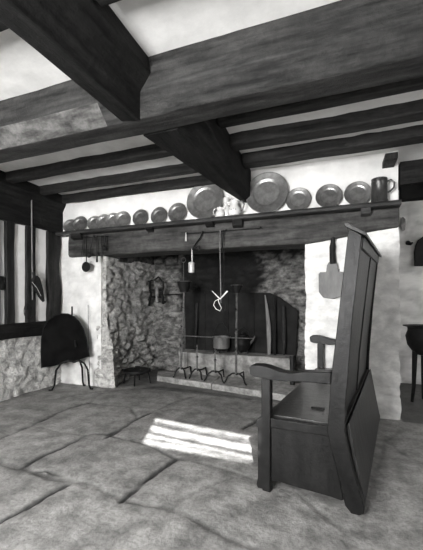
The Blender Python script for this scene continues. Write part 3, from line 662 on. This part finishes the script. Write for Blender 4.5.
post_ = [spx(*p) for p in [(261, 378), (270, 378), (270, 495.5), (262.5, 495.5), (262, 489), (257.5, 488), (256, 484), (257.5, 478), (257.5, 428), (255.5, 423), (257, 419), (261, 417)]]
arm = [spx(*p) for p in [(249.5, 367), (252, 365), (259, 364.8), (268, 366.5), (280, 371), (291, 373), (303, 371.5), (331, 372), (331, 384), (303, 381.5), (285, 381), (270, 379.5), (262, 377.5), (255, 376.5), (250.5, 374)]]
for l0, l1, w in ((0, .05, 0), (LEN-.05, LEN, 1)):
    slab2(stile, l0, l1, 'rear_post')
    slab2(post_, l0, l1, 'front_post')
    slab2(arm, l0-.012, l1+.012, 'armrest')
    slab2([spx(*p) for p in [(270, 418.5), (329, 428), (330, 437), (270, 428)]], l0+.005, l1-.005, 'side_rail')
    slab2([spx(*p) for p in [(269.5, 426), (331, 435), (343, 502), (341, 503), (330, 499), (285, 486), (277, 483), (269.5, 483)]], l0+.02, l1-.02, 'side_panel')
def backp(z):  # front/back depth of the raked back at height z
    pts = [(0, .06), (.43, .095), (.72, .075), (1.02, .045), (1.5, -.01)]
    for (a, b), (c, d) in zip(pts, pts[1:]):
        if a <= z <= c: return b+(d-b)*(z-a)/(c-a)
    return -.01
# back panels and rails between the posts
for la, lb in ((.05, .80), (.80, LEN-.05)):
    slab2([(backp(z)+.030, z) for z in (.45, .72, 1.02, 1.46)]+[(backp(z)+.015, z) for z in (1.46, 1.02, .72, .45)], la, lb, 'back_panel', SETB)
slab2([(backp(z)+.045, z) for z in (.45, .72, 1.02, 1.46)]+[(backp(z)+.006, z) for z in (1.46, 1.02, .72, .45)], .76, .84, 'muntin', SETB)
slab2([(backp(z)+.05, z) for z in (1.40, 1.49)]+[(backp(z)-.0, z) for z in (1.49, 1.40)], .05, LEN-.05, 'top_rail', SETB)
slab2([(.17, .36), (.17, .44), (.085, .46), (.075, .38)], .05, LEN-.05, 'back_rail', SET)
# splayed lower back board
slab2([(.085, .44), (.068, .46), (-.012, .03), (.01, .03)], .05, LEN-.01, 'lower_back_board', SETB)
# canopy board on top, overhanging
cap_ = [spx(*p) for p in [(344.5, 224.5), (348, 223.2), (367, 233), (366.5, 236.5), (346, 227.5)]]
slab2(cap_, -.03, LEN+.03, 'top_board', SETB, .003)
# seat lid, rails, front panel
seat_o = slab2([(.535, .415), (.535, .44), (.10, .44), (.10, .415)], .052, LEN-.052, 'seat', SETS)
slab2([(.53, .33), (.53, .414), (.50, .414), (.50, .33)], .05, LEN-.05, 'front_rail', SET)
slab2([(.515, .08), (.515, .335), (.50, .335), (.50, .08)], .05, LEN-.05, 'front_panel', SET)
h_ = atZ(318, 408, .45); q = h_-O0
build(MB().box(-.04, .04, -.012, .012, 0, .006), 'hinge', IRON, None)
hg = bpy.data.objects['hinge']; hg.parent = seat_o; hg.location = Vector((h_.x, h_.y, .4425+.05*.44*.35/1.6))-O0
# ================================================================ RIGHT BACKGROUND
YW = 5.14
p = atY(420, 251, YW)
t = thing('leather_bag', 'black round-topped object hanging on the far wall at right edge', 'hanging bag', p)
pr = [(414.5, 266), (414.3, 252), (415.5, 245), (418, 240), (423, 236.5), (430, 236), (436, 240), (439, 250), (439, 266)]
build(MB().prism([atY(x, y, YW) for x, y in pr], (0, .04, 0)), 'body', LEAT, t, bevel=.01)
build(MB().tube([atY(427, 236, YW+.01), atY(427, 226, YW+.01)], .008, 6), 'strap', LEAT, t)
p = atY(408, 243, 5.19)
tag(build(MB().tube([p+Vector((0, .03, .01)), p, p+Vector((.03, -.03, -.02)), p+Vector((.05, -.03, .0))], [.03, .03, .02, .01], 8), 'wall_hook', IRON, loc=p), 'small dark iron hook driven into the far wall', 'hook')
p = atY(404, 224, 5.18)
tag(build(MB().prism([atY(x, y, 5.165) for x, y in [(401, 218), (403, 216.5), (405.5, 219), (406, 224), (405, 230), (402.5, 231), (400.5, 226)]], (0, .03, 0)), 'wall_stain', LEDG, loc=p, bevel=.008), 'grey oval stain on far wall beside the pillar', 'stone')  # oval wall stain, built as a raised piece
YC = 4.3; c = atY(424, 340, YC); R = atY(424, 340, YC).x-atY(405, 340, YC).x; z1 = atY(404, 325, YC).z; zb = atY(424, 356, YC).z
t = thing('black_cauldron', 'big black flared cauldron on tall legs at the right edge', 'cauldron', (c.x, YC, 0))
build(MB().lathe([(.004, zb), (R*.5, zb+.02), (R*.88, zb+.12), (R*.98, zb+.22), (R*.86, z1-.05), (R*.88, z1-.02), (R*1.12, z1-.008), (R*1.12, z1), (R*.8, z1-.01), (R*.8, z1-.1), (.004, zb+.08)], (c.x, YC, 0), 30), 'bowl', IRON, t)
for q in range(3):
    a_ = math.pi*1.12+q*2.094
    build(MB().tube([(c.x+R*.55*math.cos(a_), YC+R*.55*math.sin(a_), zb+.05), (c.x+R*.62*math.cos(a_), YC+R*.62*math.sin(a_), .18), (c.x+R*.72*math.cos(a_), YC+R*.72*math.sin(a_), .004)], [.028, .02, .016], 8), 'leg', IRON, t)
# tidy helper property
for o in bpy.data.objects:
    if '_base' in o: del o['_base']
